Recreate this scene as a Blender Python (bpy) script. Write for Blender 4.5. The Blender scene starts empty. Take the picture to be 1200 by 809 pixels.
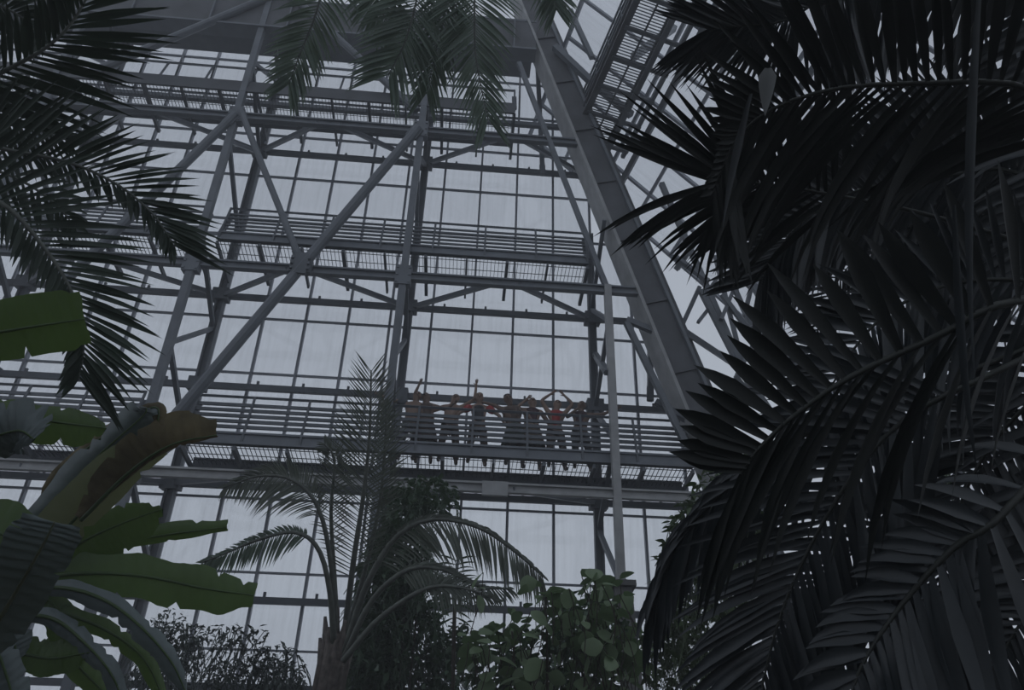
import bpy, math, random
from math import sin, cos, radians, pi
from mathutils import Vector, Matrix, Quaternion

random.seed(11)
SC = bpy.context.scene
COL = SC.collection
V = Vector

# ------------------------------------------------------------------ camera
FPX = 800.0                       # focal length in pixels of the 1200 px wide frame
TAU = radians(14)                 # inward lean of the glass front
PSI, PIT, ROL = radians(3.8), radians(27.8), radians(1.7)
CAM = V((0, 0, 1.7))
RX = Matrix.Rotation(TAU, 3, 'X')
_fh = V((sin(PSI), cos(PSI), 0)); _r = V((cos(PSI), -sin(PSI), 0)); _z = V((0, 0, 1))
FW = RX @ (_fh * cos(PIT) + _z * sin(PIT))
UP = RX @ (-_fh * sin(PIT) + _z * cos(PIT))
RT = RX @ _r
cam_d = bpy.data.cameras.new('camera'); cam_d.sensor_width = 36; cam_d.lens = 36 * FPX / 1200
cam_d.clip_start = 0.05; cam_d.clip_end = 500
cam = bpy.data.objects.new('camera', cam_d); COL.objects.link(cam)
XC = RT * cos(ROL) + UP * sin(ROL); YC = -RT * sin(ROL) + UP * cos(ROL); ZC = -FW
M = Matrix((XC, YC, ZC)).transposed().to_4x4(); M.translation = CAM
cam.matrix_world = M
SC.camera = cam

# ------------------------------------------------------------------ sky, exposure
SKY = (0.408, 0.450, 0.520)
w = bpy.data.worlds.new('overcast_sky'); SC.world = w; w.use_nodes = True
nt = w.node_tree; bg = nt.nodes['Background']
tc = nt.nodes.new('ShaderNodeTexCoord'); no = nt.nodes.new('ShaderNodeTexNoise'); rp = nt.nodes.new('ShaderNodeValToRGB')
no.inputs['Scale'].default_value = 1.6; no.inputs['Detail'].default_value = 4
rp.color_ramp.elements[0].position = 0.3; rp.color_ramp.elements[1].position = 0.7
rp.color_ramp.elements[0].color = (SKY[0]*.93, SKY[1]*.93, SKY[2]*.94, 1)
rp.color_ramp.elements[1].color = (SKY[0]*1.05, SKY[1]*1.05, SKY[2]*1.04, 1)
nt.links.new(tc.outputs['Generated'], no.inputs['Vector']); nt.links.new(no.outputs['Fac'], rp.inputs['Fac'])
nt.links.new(rp.outputs['Color'], bg.inputs['Color']); bg.inputs['Strength'].default_value = 1.0
SC.view_settings.view_transform = 'Standard'; SC.view_settings.look = 'None'
SC.view_settings.exposure = 0.0; SC.view_settings.gamma = 1.0; SC.view_settings.use_curve_mapping = False
SC.cycles.use_denoising = True
SC.cycles.max_bounces = 6; SC.cycles.transparent_max_bounces = 24

# ------------------------------------------------------------------ geometry of the photograph
def ray(px, py):
    a = cos(ROL)*(px-600) + sin(ROL)*(py-404.5); b = -sin(ROL)*(px-600) + cos(ROL)*(py-404.5)
    return FW*FPX + RT*a - UP*b
NW = RX @ V((0, 1, 0))            # from the camera square onto the leaning glass front
VW = RX @ V((0, 0, 1))            # up along the glass front
UW = V((1, 0, 0))
def wp(x, y, h): return CAM + UW*x + NW*y + VW*h      # glass-front frame
def PY(px, py, y):                                     # photo point on the plane y metres off, parallel to the glass
    d = ray(px, py); return CAM + d*(y/d.dot(NW))
def PZ(px, py, z):
    d = ray(px, py); return CAM + d*((z-CAM.z)/d.z)
def PD(px, py, dep): return CAM + ray(px, py)*(dep/FPX)

# ------------------------------------------------------------------ materials
def mat(name, col, rough=.6, metal=0, var=.15, scale=6, bump=0, spec=.5, trans=0, tcol=None, bscale=None):
    m = bpy.data.materials.new(name); m.use_nodes = True; nt = m.node_tree; N = nt.nodes; L = nt.links
    b = N['Principled BSDF']; b.inputs['Roughness'].default_value = rough; b.inputs['Metallic'].default_value = metal
    b.inputs['Specular IOR Level'].default_value = spec
    t = N.new('ShaderNodeTexCoord'); n = N.new('ShaderNodeTexNoise'); n.inputs['Scale'].default_value = scale
    n.inputs['Detail'].default_value = 5; r = N.new('ShaderNodeValToRGB')
    r.color_ramp.elements[0].position = .3; r.color_ramp.elements[1].position = .72
    r.color_ramp.elements[0].color = tuple(c*(1-var) for c in col) + (1,)
    r.color_ramp.elements[1].color = tuple(min(1, c*(1+var)) for c in col) + (1,)
    L.new(t.outputs['Object'], n.inputs['Vector']); L.new(n.outputs['Fac'], r.inputs['Fac'])
    L.new(r.outputs['Color'], b.inputs['Base Color'])
    if bump:
        n2 = N.new('ShaderNodeTexNoise'); n2.inputs['Scale'].default_value = bscale or scale*5; bp = N.new('ShaderNodeBump')
        bp.inputs['Strength'].default_value = bump; bp.inputs['Distance'].default_value = .02
        L.new(t.outputs['Object'], n2.inputs['Vector']); L.new(n2.outputs['Fac'], bp.inputs['Height']); L.new(bp.outputs['Normal'], b.inputs['Normal'])
    if trans:
        tr = N.new('ShaderNodeBsdfTranslucent'); tr.inputs['Color'].default_value = (*(tcol or col), 1)
        mx = N.new('ShaderNodeMixShader'); mx.inputs[0].default_value = trans
        L.new(b.outputs[0], mx.inputs[1]); L.new(tr.outputs[0], mx.inputs[2]); L.new(mx.outputs[0], N['Material Output'].inputs[0])
    return m
MT = {
 'steel':  mat('grey_painted_steel', (0.140, 0.155, 0.177), .55, 0, .14, 3, .1),
 'steel2': mat('dark_grey_steel', (0.101, 0.113, 0.130), .6, 0, .18, 2.5, .1),
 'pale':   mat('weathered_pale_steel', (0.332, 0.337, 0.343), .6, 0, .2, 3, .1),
 'girder': mat('rusty_grey_girder_paint', (0.086, 0.091, 0.102), .65, 0, .25, 1.6, .2),
 'fascia': mat('dark_fascia_paint', (.060, .066, .076), .6, 0, .2, 2),
 'dry': mat('dry_pale_leaf', (.20, .21, .21), .8, 0, .2, 6),
 'alu':    mat('aluminium_bar', (0.230, 0.246, 0.281), .5, .1, .12, 3),
 'soil':   mat('dark_soil', (.03, .024, .018), .95, 0, .4, 3, .6),
 'concrete': mat('concrete', (.10, .10, .10), .85, 0, .2, 1, .3),
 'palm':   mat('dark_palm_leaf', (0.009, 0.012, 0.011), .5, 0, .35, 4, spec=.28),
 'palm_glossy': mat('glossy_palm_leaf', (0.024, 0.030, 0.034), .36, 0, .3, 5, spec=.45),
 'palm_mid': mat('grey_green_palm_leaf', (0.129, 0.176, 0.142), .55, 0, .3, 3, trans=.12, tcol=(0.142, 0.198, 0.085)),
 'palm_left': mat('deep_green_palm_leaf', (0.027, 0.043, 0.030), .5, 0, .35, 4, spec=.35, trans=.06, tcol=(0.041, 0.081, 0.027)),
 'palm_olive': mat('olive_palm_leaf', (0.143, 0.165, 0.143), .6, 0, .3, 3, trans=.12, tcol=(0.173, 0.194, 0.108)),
 'rachis': mat('palm_stalk', (0.112, 0.123, 0.108), .6, 0, .3, 8),
 'rachis_dark': mat('dark_palm_stalk', (.022, .026, .022), .6, 0, .3, 8),
 'trunk':  mat('fibrous_palm_trunk', (0.123, 0.106, 0.096), .9, 0, .45, 14, .6),
 'banana': mat('banana_leaf', (0.083, 0.134, 0.056), .5, 0, .3, 2.2, .1, trans=.30, tcol=(0.161, 0.270, 0.043)),
 'banana_y': mat('yellowing_banana_leaf', (0.110, 0.130, 0.072), .5, 0, .3, 2.2, .1, trans=.3, tcol=(0.270, 0.290, 0.130)),
 'banana_d': mat('blue_green_banana_leaf', (0.137, 0.169, 0.174), .5, 0, .2, 2.2, .1, trans=.05, tcol=(0.164, 0.246, 0.109)),
 'banana_b': mat('withered_banana_leaf', (0.137, 0.117, 0.068), .8, 0, .5, 5, .2, trans=.2, tcol=(0.195, 0.143, 0.052)),
 'midrib': mat('banana_midrib', (.090, .105, .055), .5, 0, .2, 4),
 'leaf_dark': mat('dark_shrub_leaf', (0.046, 0.082, 0.046), .5, 0, .4, 5, trans=.12, tcol=(0.077, 0.154, 0.038)),
 'leaf_round': mat('round_shrub_leaf', (.190, .262, .150), .5, 0, .4, 1.5, trans=.22, tcol=(.17, .27, .12)),
 'leaf_small': mat('small_grey_leaf', (0.062, 0.079, 0.070), .6, 0, .4, 5, trans=.1),
 'leaf_lime': mat('bright_green_leaf', (0.050, 0.083, 0.031), .5, 0, .4, 3, trans=.2, tcol=(0.066, 0.121, 0.022)),
 'stem':   mat('woody_stem', (.045, .038, .030), .9, 0, .3, 12, .3),
 'skin':   mat('skin', (.23, .155, .120), .6, 0, .08, 8),
 'skin2':  mat('tanned_skin', (.155, .105, .080), .6, 0, .08, 8),
 'red':    mat('red_cloth', (.30, .035, .035), .8, 0, .15, 12),
 'black_cloth': mat('charcoal_cloth', (.035, .035, .042), .85, 0, .2, 12),
 'maroon': mat('maroon_cloth', (.060, .030, .036), .85, 0, .2, 12),
 'beige_cloth': mat('beige_cloth', (.18, .15, .12), .85, 0, .2, 12),
 'green_cloth': mat('green_cloth', (.060, .080, .066), .85, 0, .2, 12),
 'brown_cloth': mat('brown_cloth', (.095, .068, .056), .85, 0, .2, 12),
 'grey_cloth': mat('grey_cloth', (.085, .090, .105), .85, 0, .2, 12),
 'hair_dark': mat('dark_hair', (.018, .015, .014), .6, 0, .2, 30),
 'hair_fair': mat('fair_hair', (.22, .165, .11), .6, 0, .2, 30),
}
def glass_mat():
    m = bpy.data.materials.new('streaked_glass'); m.use_nodes = True; nt = m.node_tree; N = nt.nodes; L = nt.links
    N.remove(N['Principled BSDF'])
    t = N.new('ShaderNodeTexCoord'); mp = N.new('ShaderNodeMapping'); mp.inputs['Scale'].default_value = (7, 7, .5)
    n = N.new('ShaderNodeTexNoise'); n.inputs['Scale'].default_value = 1.3; n.inputs['Detail'].default_value = 5
    r = N.new('ShaderNodeValToRGB'); r.color_ramp.elements[0].position = .42; r.color_ramp.elements[1].position = .8
    r.color_ramp.elements[0].color = (.02,)*3 + (1,); r.color_ramp.elements[1].color = (.10,)*3 + (1,)
    L.new(t.outputs['Object'], mp.inputs[0]); L.new(mp.outputs[0], n.inputs['Vector']); L.new(n.outputs['Fac'], r.inputs['Fac'])
    tr = N.new('ShaderNodeBsdfTransparent'); tr.inputs['Color'].default_value = (.955, .96, .965, 1)
    df = N.new('ShaderNodeBsdfTranslucent'); df.inputs['Color'].default_value = (.62, .64, .66, 1)
    gl = N.new('ShaderNodeBsdfGlossy'); gl.inputs['Roughness'].default_value = .08; gl.inputs['Color'].default_value = (.9,)*3 + (1,)
    a = N.new('ShaderNodeMixShader'); b = N.new('ShaderNodeMixShader'); b.inputs[0].default_value = .04
    L.new(r.outputs['Color'], a.inputs[0]); L.new(tr.outputs[0], a.inputs[1]); L.new(df.outputs[0], a.inputs[2])
    L.new(a.outputs[0], b.inputs[1]); L.new(gl.outputs[0], b.inputs[2]); L.new(b.outputs[0], N['Material Output'].inputs[0])
    return m
MT['glass'] = glass_mat()

# ------------------------------------------------------------------ object helpers
ROOT = {}                                            # world position of each thing's origin
def tag(o, label=None, cat=None, group=None, kind=None):
    if label: o['label'] = label
    if cat: o['category'] = cat
    if group: o['group'] = group
    if kind: o['kind'] = kind
    return o
def thing(name, loc, label=None, cat=None, group=None, kind=None):
    o = bpy.data.objects.new(name, None); o.empty_display_size = .2; COL.objects.link(o); o.location = loc
    ROOT[o.name] = V(loc)
    return tag(o, label, cat, group, kind)
class MB:
    """collects geometry in world space; build() links it as one mesh object"""
    def __init__(s): s.v = []; s.f = []; s.smooth = False
    def add(s, vs, fs):
        k = len(s.v); s.v += [tuple(q) for q in vs]; s.f += [tuple(i+k for i in f) for f in fs]; return s
    def box(s, c, ax, ay, az):
        c = V(c); vs = [c + ax*i + ay*j + az*k for k in (-1, 1) for j in (-1, 1) for i in (-1, 1)]
        return s.add(vs, [(0,2,3,1), (4,5,7,6), (0,1,5,4), (2,6,7,3), (0,4,6,2), (1,3,7,5)])
    def bar(s, p, q, w, h, side=None):
        """box beam p-q; w across `side`, h across the third axis"""
        p, q = V(p), V(q); t = (q-p); l = t.length; t = t/l
        sd = V(side) if side is not None else UW
        sd = sd - t*sd.dot(t)
        if sd.length < 1e-3: sd = t.orthogonal()
        sd.normalize(); n = t.cross(sd)
        return s.box((p+q)/2, sd*(w/2), n*(h/2), t*(l/2))
    def channel(s, p, q, w, h, side, fl=.16):
        """I-section: web and two flanges; w flange width along side, h height"""
        p, q = V(p), V(q); t = (q-p).normalized(); sd = V(side) - t*V(side).dot(t); sd.normalize(); n = t.cross(sd)
        s.bar(p, q, w*.25, h, sd); e = n*(h/2 - h*fl/2)
        s.bar(p+e, q+e, w, h*fl, sd); s.bar(p-e, q-e, w, h*fl, sd); return s
    def tube(s, pts, rad, n=8, cap=True):
        pts = [V(p) for p in pts]; rr = rad if isinstance(rad, (list, tuple)) else [rad]*len(pts)
        k0 = len(s.v); prev = None
        for i, p in enumerate(pts):
            t = (pts[min(i+1, len(pts)-1)] - pts[max(i-1, 0)]).normalized()
            if prev is None: a = t.orthogonal().normalized()
            else:
                a = prev - t*prev.dot(t); a.normalize()
            prev = a; b = t.cross(a)
            for j in range(n):
                an = 2*pi*j/n; s.v.append(tuple(p + (a*cos(an) + b*sin(an))*rr[i]))
        for i in range(len(pts)-1):
            for j in range(n):
                s.f.append((k0+i*n+j, k0+i*n+(j+1) % n, k0+(i+1)*n+(j+1) % n, k0+(i+1)*n+j))
        if cap:
            s.f.append(tuple(k0+j for j in reversed(range(n)))); e = k0+(len(pts)-1)*n; s.f.append(tuple(e+j for j in range(n)))
        return s
    def build(s, name, m, parent=None, root=None, smooth=False, origin=None):
        """parent: thing or part; root: the thing whose origin the vertices are relative to"""
        if parent is not None:
            rt = root or parent; o0 = ROOT[rt.name]
        else:
            o0 = V(origin) if origin is not None else V((0, 0, 0))
        me = bpy.data.meshes.new(name)
        me.from_pydata([(x-o0.x, y-o0.y, z-o0.z) for x, y, z in s.v], [], s.f); me.update()
        if smooth:
            me.polygons.foreach_set('use_smooth', [True]*len(me.polygons))
        o = bpy.data.objects.new(name, me); COL.objects.link(o)
        for mm in (m if isinstance(m, list) else [m]): me.materials.append(MT[mm])
        if parent is not None: o.parent = parent
        else: o.location = o0; ROOT[o.name] = o0
        return o
def part(name, m, parent, fn, root=None, smooth=False):
    b = MB(); fn(b); return b.build(name, m, parent, root, smooth)
def spline(pts, n):
    """Catmull-Rom through pts, n samples"""
    pts = [V(p) for p in pts]; P = [pts[0]*2-pts[1]] + pts + [pts[-1]*2-pts[-2]]; out = []
    for k in range(n):
        u = k/(n-1)*(len(pts)-1); i = min(int(u), len(pts)-2); t = u-i
        a, b, c, d = P[i:i+4]
        out.append(.5*((2*b) + (c-a)*t + (2*a-5*b+4*c-d)*t*t + (3*b-a-3*c+d)*t**3))
    return out

# ================================================================== SETTING
part_floor = MB(); part_floor.box((0, 8, -.1), V((40, 0, 0)), V((0, 40, 0)), V((0, 0, .1)))
tag(part_floor.build('floor', 'soil'), kind='structure')

YG, YO, YC_, YI = 14.68, 14.35, 12.55, 12.52          # glass, outer chord, gallery chord, inner chord
HX0, HX1 = None, None
hip_lo, hip_hi = PY(830, 500, YI), PY(640, 45, YI)
def loc(p): d = p-CAM; return d.dot(UW), d.dot(NW), d.dot(VW)
_a, _b = loc(hip_lo), loc(hip_hi)
def hip_x(h): return _a[0] + (_b[0]-_a[0])*(h-_a[2])/(_b[2]-_a[2])

# ---- leaning glass front: mullions, transoms, purlins, panes
wall = thing('wall_far', wp(0, YG, -1.4), 'leaning front wall of large streaked glass panes in grey metal bars', None, None, 'structure')
ROWS = [-1.9, -.4, .8, 2.22, 3.71, 6.6, 8.05, 10.95, 12.42, 13.9, 15.3, 16.74, 18.2, 19.6]
COLS = list(range(-18, 7))
def mx(i): return 1.98 + i
def edge(h): return hip_x(h) + 1.15
def htop(x):                                           # height at which the right edge of the wall is met
    h = ROWS[0]
    while h < ROWS[-1] and edge(h) > x: h += .05
    return h
for i in COLS:
    t = htop(mx(i))
    if t > ROWS[0]+.3:
        part('mullion', 'alu', wall, lambda b: b.bar(wp(mx(i), YG-.03, ROWS[0]), wp(mx(i), YG-.03, t), .055, .10))
for h in ROWS:
    part('transom', 'alu', wall, lambda b: b.bar(wp(mx(COLS[0]), YG-.02, h), wp(edge(h), YG-.02, h), .06, .045, NW))
pane_me = {}
for a, b_ in zip(ROWS[:-1], ROWS[1:]):
    key = round(b_-a, 3)
    for i in COLS[:-1]:
        if mx(i)+.8 > edge(b_): continue
        if key not in pane_me:
            hh = (b_-a)/2-.03; bb = MB(); bb.box((0, 0, 0), V((.465, 0, 0)), V((0, .006, 0)), V((0, 0, hh)))
            o = bb.build('pane', 'glass', wall, wall); me = o.data
            for v in me.vertices: v.co += ROOT[wall.name]
            pane_me[key] = me
        else:
            o = bpy.data.objects.new('pane', pane_me[key]); COL.objects.link(o); o.parent = wall
        o.location = wp(mx(i)+.5, YG, (a+b_)/2) - ROOT[wall.name]; o.rotation_euler = (TAU, 0, 0)
for h in (13.0, 8.43, 6.11, 3.88, 1.66, .15):
    part('purlin', 'steel2', wall, lambda b: (b.bar(wp(mx(COLS[0]), YO, h), wp(edge(h)-.5, YO, h), .12, .13, NW),
        [b.bar(wp(mx(i)+.3, YO, h+.06), wp(mx(i)+.3, YO, h+.16), .05, .05) for i in COLS if mx(i) < edge(h)-1]))

# ---- sloping glass side on the right
ZD = []                                                # gallery heights (world z) from their front edges
for px, py in ((450, 120), (600, 305), (590, 538)): ZD.append(PY(px, py, YI+.18).z)
p0, p1 = PZ(692, 120, ZD[0]), PZ(738, 17, ZD[0])
DR = (p1-p0).normalized()                              # along the side gallery, towards the camera
ER = (XC*(-.67) + YC*.676 - ZC*.307).normalized()     # up the sloping glass
NR = DR.cross(ER).normalized(); ER = NR.cross(DR).normalized()
OR_ = PZ(792, 133, ZD[0])
def rp_(a, b, c=0): return OR_ + DR*a + ER*b + NR*c    # a along, b up the slope
sw = thing('wall_right', rp_(0, -6), 'sloping side of glass panes rising behind the big raking girder', None, None, 'structure')
RA = [-3.32 + 1.06*k for k in range(12)]; RB = [-12.2, -10.75, -9.3, -7.85, -6.4, -4.9, -3.4, -1.95, -.5, .95, 2.4, 3.9]
for a in RA: part('mullion', 'alu', sw, lambda b: b.bar(rp_(a, RB[0]), rp_(a, RB[-1]), .07, .12, DR))
for k, bb in enumerate(RB): part('transom', 'alu', sw, lambda b: b.bar(rp_(RA[0], bb), rp_(RA[-1], bb), .10 if k % 2 else .06, .09, NR))
for bb in (-11.4, -8.4, -5.4, -2.4, .3): part('purlin', 'steel2', sw, lambda b: b.bar(rp_(RA[0], bb, .3), rp_(RA[-1], bb, .3), .14, .14, NR))
rq = Matrix((DR, NR, ER)).transposed().to_quaternion()
pm = {}
for a in RA[:-1]:
    for b0, b1 in zip(RB[:-1], RB[1:]):
        key = round(b1-b0, 2)
        if key not in pm:
            bb = MB(); bb.box((0, 0, 0), V((.5, 0, 0)), V((0, .006, 0)), V((0, 0, key/2-.04)))
            o = bb.build('pane', 'glass', sw, sw)
            for v in o.data.vertices: v.co += ROOT[sw.name]
            pm[key] = o.data
        else:
            o = bpy.data.objects.new('pane', pm[key]); COL.objects.link(o); o.parent = sw
        o.rotation_mode = 'QUATERNION'; o.rotation_quaternion = rq
        o.location = rp_(a+.53, (b0+b1)/2) - ROOT[sw.name]

# ================================================================== STEELWORK
# ---- big raking girder at the corner
hd = (hip_hi-hip_lo).normalized()
h0, h1 = hip_lo - hd*6.5, hip_hi + hd*2.6
hip = thing('raking_girder', h0, 'massive raking steel box girder leaning left beside the gallery ends', 'girder')
sd = UW - hd*UW.dot(hd); sd.normalize(); dn = hd.cross(sd); dn = dn if dn.dot(NW) > 0 else -dn
part('web_plate', 'girder', hip, lambda b: b.box((h0+h1)/2 + dn*.36, sd*.27, dn*.34, hd*((h1-h0).length/2)))
for s in (-1, 1):
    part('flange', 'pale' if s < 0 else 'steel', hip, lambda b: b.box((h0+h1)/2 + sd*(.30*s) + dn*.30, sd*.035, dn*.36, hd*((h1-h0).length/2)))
n_st = 12
for k in range(n_st):
    c = h0 + hd*((h1-h0).length*(k+.5)/n_st)
    part('stiffener', 'girder', hip, lambda b: b.box(c + dn*.0, sd*.262, dn*.03, hd*.012))
part('side_plate', 'girder', hip, lambda b: b.box((h0+h1)/2 + sd*.66 + dn*.95, sd*.03, dn*.45, hd*((h1-h0).length/2)))
for k in range(9):
    c = h0 + hd*((h1-h0).length*(k+.5)/9)
    part('side_rib', 'steel', hip, lambda b: b.bar(c+sd*.31+dn*.6, c+sd*.6+dn*.75+hd*.35, .06, .06))

# ---- top ring beam with dark soffit
rb = thing('ring_beam', PY(400, 40, YI), 'deep dark plate beam crossing the top of the glass front', 'beam')
ra, rz = PY(-420, -40, YI), PY(628, 62, YI)
ra = rz + UW*(-18); 
part('web_plate', 'girder', rb, lambda b: b.box((ra+rz)/2 + VW*.62, UW*9, NW*.04, VW*.58))
part('bottom_flange', 'steel', rb, lambda b: b.box((ra+rz)/2 + VW*.02 + NW*.1, UW*9, NW*.22, VW*.03))
part('soffit', 'steel2', rb, lambda b: b.box((ra+rz)/2 + VW*1.2 + NW*.9, UW*9, NW*.95, VW*.04))
for k in range(9):
    c = rz - UW*(2*k+.6)
    part('stiffener', 'steel', rb, lambda b: b.box(c + VW*.62 - NW*.06, UW*.02, NW*.05, VW*.56))

# ---- lattice columns
LV = [loc(PY(525, 156, YI))[2], loc(PY(575, 331, YI))[2], loc(PY(600, 573, YI))[2]]
def lattice(x, h_lo, h_hi_in, h_hi_out, label, mi='steel', plates=True):
    t = thing('lattice_column', wp(x, YI, h_lo), label, 'column', 'lattice columns behind the galleries')
    part('inner_chord', mi, t, lambda b: b.bar(wp(x, YI, h_lo), wp(x, YI, h_hi_in), .15, .15))
    part('outer_chord', 'steel2', t, lambda b: (b.bar(wp(x-.07, YO, h_lo), wp(x-.07, YO, h_hi_out), .045, .16), b.bar(wp(x+.07, YO, h_lo), wp(x+.07, YO, h_hi_out), .045, .16),
         b.bar(wp(x, YO, h_lo), wp(x, YO, h_hi_out), .15, .04)))
    h = h_lo; side = 0
    while h + 1.35 < max(h_hi_in, h_hi_out) - .1:
        y0, y1 = (YI, YO) if side == 0 else (YO, YI)
        part('lacing', 'steel', t, lambda b: b.bar(wp(x, y0, h), wp(x, y1, h+1.35), .09, .09)); h += 1.35; side ^= 1
    for lv in LV:
        if lv < h_hi_in and plates:
            part('node_plate', 'steel', t, lambda b: (b.box(wp(x, YI, lv), UW*.17, NW*.10, VW*.24), [b.box(wp(x+sx*.13, YI-.10, lv+sz*.18), UW*.025, NW*.02, VW*.025) for sx in (-1, 1) for sz in (-1, 0, 1)]))
    for lv in (13.0, 8.43, 6.11, 3.88):
        part('clamp', 'steel2', t, lambda b: b.box(wp(x, YO-.02, lv), UW*.19, NW*.13, VW*.15))
    return t
CX = (-10.47, -6.0, -1.56, 2.90)
lattice(CX[0], -1.9, 19, 19, 'grey lattice column at far left, mostly hidden behind palm leaves')
lattice(CX[1], -1.9, 19, 19, 'grey lattice column standing left of the waving people above the banana plant')
lattice(CX[2], -1.9, 16.2, 19, 'grey lattice column rising at the left end of the row of people')
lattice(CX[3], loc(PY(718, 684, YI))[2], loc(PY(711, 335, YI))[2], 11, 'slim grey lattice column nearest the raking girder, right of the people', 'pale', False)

pc = wp(CX[3], YI, loc(PY(718, 684, YI))[2])
pr = MB().box((pc.x, pc.y, pc.z/2-.02), V((.15, 0, 0)), V((0, .15, 0)), V((0, 0, pc.z/2-.02))).box((pc.x, pc.y, pc.z-.06), V((.22, 0, 0)), V((0, .22, 0)), V((0, 0, .05))).build('pier', 'concrete', origin=(pc.x, pc.y, 0))
tag(pr, 'plain concrete pier under the slim column, behind the round-leaved shrub', 'pier')

def brace(pts, r, label, m='steel', group='diagonal braces of the steel frame', node=None, sq=False):
    """pts: (px, py, y) along a straight brace"""
    P = [PY(*q) for q in pts]
    t = thing('diagonal_brace', P[-1], label, 'brace', group)
    part('tube', m, t, lambda b: b.bar(P[0], P[-1], r*2, r*2) if sq else b.tube([P[0], P[-1]], r, 10), smooth=False)
    for e in (P[0], P[-1]):
        d = (P[-1]-P[0]).normalized()*(1 if e is P[0] else -1)
        part('end_plate', 'steel2', t, lambda b: b.bar(e, e+d*.35, r*2.6, .05, UW))
    if node is not None:
        c = PY(*node); part('gusset', 'steel2', t, lambda b: (b.box(c, UW*.22, NW*.08, VW*.20), b.box(c+NW*-.08, UW*.15, NW*.03, VW*.26), [b.box(c+UW*(.17*i)+VW*(.13*j)-NW*.10, UW*.03, NW*.03, VW*.03) for i in (-1, 1) for j in (-1, 0, 1)]))
    return t
brace([(490, 150, YI-.12), (172, 528, YI-.12)], .115, 'long diagonal tube from upper middle column down to lower left column, with gusset', node=(353, 311, YI-.12))
brace([(282, 130, YI-.1), (353, 308, YI-.1)], .075, 'thin diagonal brace from upper left column to the central gusset')
brace([(276, 134, YI-.1), (60, 345, YI-.1)], .10, 'diagonal brace running down left from the upper left column into palm leaves')
brace([(488, 130, YI-.1), (335, -12, YI-.1)], .09, 'diagonal brace rising left from upper middle column behind hanging fronds')
brace([(100, 88, YI-.1), (335, -12, YI-.1)], .10, 'diagonal brace rising right below the dark ring beam at upper left')
brace([(608, 74, YI), (711, 338, YI)], .055, 'straight brace parallel to the raking girder above the slim column', sq=True)
brace([(734, 378, YI+.1), (803, 520, YI+.1)], .06, 'short brace parallel to the raking girder below the middle gallery', sq=True)
brace([(629, 60, YO-.2), (636, 205, YO-.2)], .06, 'thin upright strut close left of the raking girder top', sq=True)
brace([(762, 374, YO-.3), (762, 470, YO-.3)], .06, 'thin upright strut between glass and raking girder', sq=True)
brace([(734, 375, YI+.1), (766, 388, YI+.1)], .06, 'stub brace tying the middle gallery to the raking girder', sq=True)
brace([(768, 471, YI+.3), (822, 502, YI+.2)], .06, 'low stub brace right of the people meeting the raking girder', sq=True)
brace([(712, 437, YI), (697, 415, YO)], .06, 'short kinked lacing strut beside the slim column', sq=True)

# ---- raking lattice on the right, seen past the girder
rl = thing('raking_lattice', PY(900, 480, 13), 'open lattice of grey struts right of the raking girder', 'lattice')
for a, b_, r in [((800, 387), (868, 432), .07), ((821, 340), (868, 432), .07), ((820, 336), (800, 380), .05), ((846, 345), (905, 425), .06), ((852, 318), (880, 382), .06),
               ((866, 325), (880, 338), .05), ((880, 338), (872, 372), .05), ((858, 312), (915, 366), .08), ((868, 432), (905, 360), .05), ((868, 432), (852, 470), .06),
               ((818, 378), (832, 360), .04), ((862, 440), (890, 478), .05), ((838, 300), (871, 430), .05), ((905, 425), (868, 470), .05), ((830, 330), (790, 300), .06),
               ((775, 215), (890, 478), .07), ((838, 262), (965, 470), .07), ((845, 375), (868, 320), .05), ((905, 425), (960, 520), .07), ((868, 432), (935, 530), .07), ((935, 530), (905, 425), .05)]:
    part('strut', 'steel', rl, lambda b: b.bar(PY(*a, 12.9), PY(*b_, 13.2), r*1.7, r*1.7))
def sidebrace(pts, r):
    for a, b_ in zip(pts[:-1], pts[1:]): part('strut', 'steel', rl, lambda b: b.bar(PY(*a, 12.4), PY(*b_, 12.4), r*2, r*2))
sidebrace([(650, 55), (692, 95), (740, 135)], .08)
sidebrace([(742, 67), (790, 32)], .09)
sidebrace([(668, 12), (694, 68)], .06)

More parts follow.
